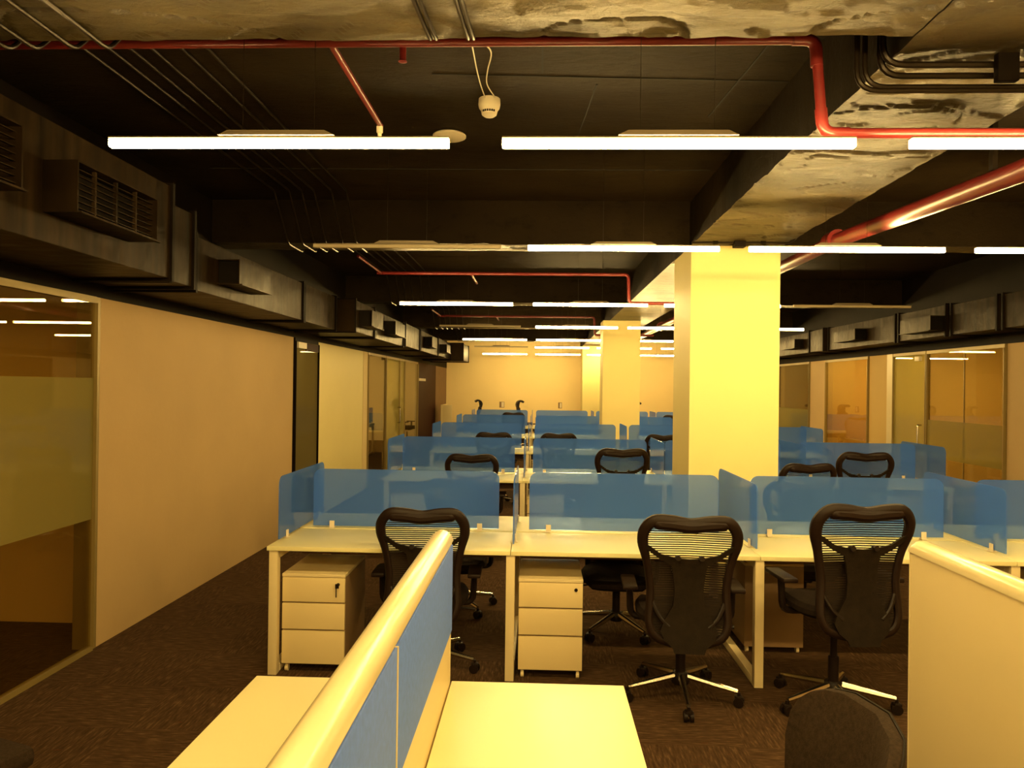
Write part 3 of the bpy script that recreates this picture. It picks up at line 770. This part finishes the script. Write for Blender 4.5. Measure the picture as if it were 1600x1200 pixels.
    if headrest:
        bm = nb(); tube(bm, smooth_path([(0, by_(1) - .01, 1.0), (0, by_(1) - .05, 1.06), (0, by_(1) - .02, 1.12)], 4), .012, 8)
        hr = finish('headrest_stalk', bm, 'plastic_black', root)
        prof = smooth_path([(0, -.17, 1.20), (0, -.24, 1.235), (0, -.31, 1.21), (0, -.345, 1.14), (0, -.325, 1.06), (0, -.28, 1.01)], 4)
        nrm = [Vector((0, (prof[min(i + 1, len(prof) - 1)] - prof[max(i - 1, 0)]).z, -(prof[min(i + 1, len(prof) - 1)] - prof[max(i - 1, 0)]).y)).normalized() * .024 for i in range(len(prof))]
        poly = [(p.y + n.y, p.z + n.z) for p, n in zip(prof, nrm)] + [(p.y - n.y, p.z - n.z) for p, n in list(zip(prof, nrm))[::-1]]
        bm = prism(nb(), poly, lambda a, b_, t: (t, a, b_), -.14, .14); bmesh.ops.triangulate(bm, faces=[q for q in bm.faces if len(q.verts) > 4])
        finish('headrest', bm, 'plastic_frame', hr)
    return root
chairs = {'task': make_chair(), 'head': make_chair(True)}
LIFT = ('back_frame', 'top_pad', 'back_net', 'lower_back_net', 'lumbar_shell', 'adjuster_knob', 'side_strut', 'seat', 'tilt_mechanism', 'armrest', 'headrest_stalk')
def lift(o, dz):
    for c in o.children:
        if c.name.split('.')[0] in LIFT: c.location.z = dz
GC = 'black mesh-back office chairs'
def chair(kind, x, y, rz, dz, label):
    o = place(chairs, kind, (x, y, 0), math.radians(rz), label, GC); lift(o, dz); return o
chair('task', .80, 4.055, -3, 0.0, 'black mesh-back chair at the second bay of the front row, back to camera')
chair('task', -.655, 4.395, 2, -.045, 'black mesh-back chair half hidden by the low blue partition')
chair('task', 1.60, 3.98, 5, .085, 'black mesh-back chair beside the cream partition at the right')
for (x, y, rz, dz, lb) in ((.56, 5.12, 176, -.08, 'chair tucked under the far side of the second front row bay'),
                        (1.98, 5.50, 168, -.08, 'chair on the far side of the third front row bay'),
                        (-.62, 5.55, 184, -.10, 'chair on the far side of the leftmost front row bay'),
                        (-.643, 7.42, 0, -.02, 'chair with only its top seen over the leftmost front screen'),
                        (.804, 7.38, 3, .06, 'chair whose top rises above the second front screen'),
                        (3.15, 7.38, -4, .06, 'chair with a full dark back above the third front screen, right of the column'),
                        (2.35, 6.82, 8, .0, 'low chair just right of the big column behind the front screens'),
                        (-.62, 10.52, 0, .0, 'chair at the leftmost bay of the third row, only its top edge seen'),
                        (.27, 10.52, 4, .0, 'chair at the second bay of the third row, only its top edge seen'),
                        (1.80, 10.55, -8, .0, 'chair beside the column at the third bay of the third row'),
                        (-.56, 16.8, 0, .06, 'chair at the farthest row left bay, only its top edge seen'),
                        (3.05, 16.8, 0, .05, 'chair at the farthest row seen just left of the big column')):
    chair('task', x, y, rz, dz, lb)
for (x, rz, lb) in ((-1.93, 100, 'high-back chair in profile nearest the far left corner'), (-.25, -80, 'high-back chair in profile above the gap between the centre desks'),
                    (1.55, 80, 'high-back chair in profile left of the second column'), (2.98, -84, 'high-back chair in profile right of the second column')):
    chair('head', x, 20.3, rz, .06, lb)

# low white partition and wall boxes at the far end
root = thing('low_partition', 'pale low partition standing at the far left end of the hall', 'partition', (-2.6, 19.4, 0))
finish('panel', box(nb(), 0, .04, 0, 1.0, .0, 1.18, .004), 'panel_white', root); finish('panel', box(nb(), .041, .30, .0, .04, .0, 1.18, .004), 'panel_white', root)
for x, hw, lb in ((-1.10, .075, 'small left power socket plate on the far wall'), (.66, .055, 'small right power socket plate on the far wall')):
    root = thing('wall_socket', lb, 'socket', (x, YF - .001, 1.14))
    finish('plate', box(nb(), -hw, hw, -.012, 0, -.09, .09, .004), 'pedestal_side', root); finish('outlet_face', box(nb(), -hw * .2, hw * .8, -.018, -.012, -.075, .075, .002), 'white_plastic', root)

# ================================================================ foreground benches (run away from the camera)
def fg_desk(x0, x1, label):
    root = thing('bench_desk', label, 'desk', (x0, .55, 0))
    w_ = x1 - x0; L = 2.33 - .55
    finish('desktop', box(nb(), 0, w_, 0, L, .725, .75, .003), 'desk_white', root)
    for yy in (.04, L - .10):
        bm = nb(); box(bm, .03, .08, yy, yy + .05, .002, .724, .002); box(bm, w_ - .08, w_ - .03, yy, yy + .05, .002, .724, .002); box(bm, .0805, w_ - .0805, yy, yy + .05, .68, .724, .002)
        finish('leg_frame', bm, 'metal_white', root)
    return root
fg_desk(-.898, -.332, 'near white desktop left of the low blue partition')
fg_desk(-.266, .282, 'near white desktop right of the low blue partition')
fg_desk(1.215, 1.80, 'near white desktop behind the right white partition')
def partition(name, label, xc, y0, y1, ht, blue, facing):
    root = thing(name, label, 'partition', (xc, y0, 0)); L = y1 - y0; h = .028
    finish('core', box(nb(), -h, h, 0, L, .03, ht - .035, .002), 'panel_white', root)
    finish('foot', box(nb(), -h + .005, h - .005, .05, L - .05, 0, .03), 'metal_white', root)
    # moulded cap: high at the centre, chamfered flanks, rounded over at its far end
    prof = [(-.033, 0), (-.033, .012), (-.028, .026), (-.016, .036), (0, .040), (.016, .036), (.028, .026), (.033, .012), (.033, 0)]
    bm = nb(); rings = []
    for (yy, s) in ((0, 1.), (L * .5, 1.), (L - .03, 1.), (L - .012, .93), (L - .002, .75), (L + .003, .45)):
        rings.append([bm.verts.new((x, yy, ht - .036 + z * s)) for x, z in prof])
    for P_, Q_ in zip(rings, rings[1:]):
        for k_ in range(len(prof)): bm.faces.new((P_[k_], P_[(k_ + 1) % len(prof)], Q_[(k_ + 1) % len(prof)], Q_[k_]))
    bm.faces.new(rings[0][::-1]); bm.faces.new(rings[-1])
    finish('cap', bm, 'cap_gloss', root)
    finish('end_trim', box(nb(), -h - .001, h + .001, L, L + .006, .03, ht - .037, .002), 'cap_gloss', root)
    if blue:
        n = 2; seg = .915
        for i in range(n):
            ya, yb = L - .008 - (i + 1) * seg + .006, L - .008 - i * seg
            finish('blue_panel', box(nb(), h, h + .006, ya, yb, .918, ht - .045, .002), 'blue_fabric', root)
            finish('joint_strip', box(nb(), h, h + .008, ya - .007, ya - .001, .918, ht - .045), 'metal_white', root)
    return root
partition('low_partition', 'low desk partition with blue panels and glossy cream cap in the foreground', -.299, .5, 2.32, 1.235, True, 1)
partition('low_partition', 'plain cream desk partition at the lower right', 1.183, .5, 2.30, 1.235, False, 1)
# faint socket outline on the lower strip
o = finish('socket_outline', tube(nb(), smooth_path([(0, 0, 0), (0, .03, .04), (0, .05, .03), (0, .07, .045), (0, .09, .01), (0, .10, -.03)], 4), .0015, 5), 'pedestal_side', None, True, (-.266, 1.32, .84))
tag(o, 'thin grey cable loop on the pale strip below the blue panels', 'cable')

# upholstered chair back at the lower right and another at the lower left
def padded_chair(loc, rz, top, label):
    root = thing('padded_chair', label, 'chair', loc, math.radians(rz))
    w_, h0 = .24, .46
    def outline(sc=1.):
        pts = []
        for k_ in range(13):
            a = math.pi * k_ / 12; pts.append((w_ * math.copysign(abs(math.cos(a)) ** .55, math.cos(a)) * sc, top - .16 + .16 * math.sin(a) ** .7 * sc))
        return pts + [(-w_ * .85 * sc, h0), (w_ * .85 * sc, h0)]
    bm = nb(); rings = []
    def bend(x, z): return -.16 * (1 - (x / .3) ** 2) - .12 * (z - h0)
    for (dy, sc) in ((-.020, .93), (-.015, .98), (0, 1.), (.015, .98), (.020, .93)):
        rings.append([bm.verts.new((x, bend(x, z) + dy, z)) for x, z in outline(sc)])
    n = len(rings[0])
    for P_, Q_ in zip(rings, rings[1:]):
        for k_ in range(n): bm.faces.new((P_[k_], P_[(k_ + 1) % n], Q_[(k_ + 1) % n], Q_[k_]))
    for R_, s in ((rings[0], -.03), (rings[-1], .03)):
        c = bm.verts.new((0, bend(0, (top + h0) / 2) + s, (top + h0) / 2))
        for k_ in range(n): bm.faces.new((R_[k_], R_[(k_ + 1) % n], c))
    back = finish('backrest', bm, 'dark_fabric', root)
    finish('piping', tube(nb(), [(x, bend(x, z) - .015, z) for x, z in outline(.99)], .0035, 6, True), 'mesh_panel', back)
    bm = nb(); box(bm, -.24, .24, -.12, .34, .42, .49, .03); finish('seat', bm, 'dark_fabric', root)
    finish('gas_column', lathe(nb(), [(.03, .09), (.03, .25), (.018, .26), (.018, .419)], seg=12), 'plastic_black', root)
    for k_ in range(5):
        a = math.radians(72 * k_ + 20); bm = nb(); tube(bm, [(.02 * math.cos(a), .02 * math.sin(a), .10), (.27 * math.cos(a), .27 * math.sin(a), .07)], [.022, .013], 8)
        lg = finish('base_leg', bm, 'plastic_black', root)
        bm = nb(); ca, sa = math.cos(a), math.sin(a); tube(bm, [(.27 * ca + sa * .02, .27 * sa - ca * .02, .027), (.27 * ca - sa * .02, .27 * sa + ca * .02, .027)], .0268, 12); tube(bm, [(.27 * ca, .27 * sa, .05), (.27 * ca, .27 * sa, .07)], .008, 6); finish('castor', bm, 'plastic_black', lg)
    return root
padded_chair((.545, 1.64, 0), 90, .985, 'dark upholstered chair back with a piped edge at the lower right')
padded_chair((-1.98, 2.12, 0), -20, .60, 'dark padded chair just entering the lower left corner')

# office furniture seen through the left glass
root = thing('office_table', 'pale table inside the left glass office', 'table', (-4.35, 14.6, 0))
finish('tabletop', box(nb(), 0, 1.3, 0, .7, .725, .75, .003), 'desk_white', root)
for xx in (.03, 1.21):
    for yy in (.03, .61): finish('leg', box(nb(), xx, xx + .06, yy, yy + .06, .002, .724, .002), 'metal_white', root)
o = finish('desk_screen', prism(nb(), rounded_panel(1.0, .36), lambda a, b_, t: (a, t, b_), -.004, .004), 'blue_acrylic', None, True, (-4.2, 14.95, .753)); tag(o, 'blue screen standing on the table in the left glass office', 'desk screen')
place(ped, 'plain', (-4.0, 14.65, 0), 0, 'pale pedestal below the table in the left glass office', G)
# furniture seen through the right glass
root = thing('office_table', 'pale table inside the amber right office', 'table', (5.6, 11.9, 0))
finish('tabletop', box(nb(), 0, .7, 0, 1.3, .725, .75, .003), 'desk_white', root)
for xx in (.03, .61):
    for yy in (.03, 1.21): finish('leg', box(nb(), xx, xx + .06, yy, yy + .06, .002, .724, .002), 'metal_white', root)
o = finish('door_pull_box', box(nb(), -.04, 0, -.06, .06, -.03, .03, .004), 'white_plastic', None, True, (XR - .013, 9.9, 2.13)); tag(o, 'small white door closer box at the top of the right glazing', 'door closer')
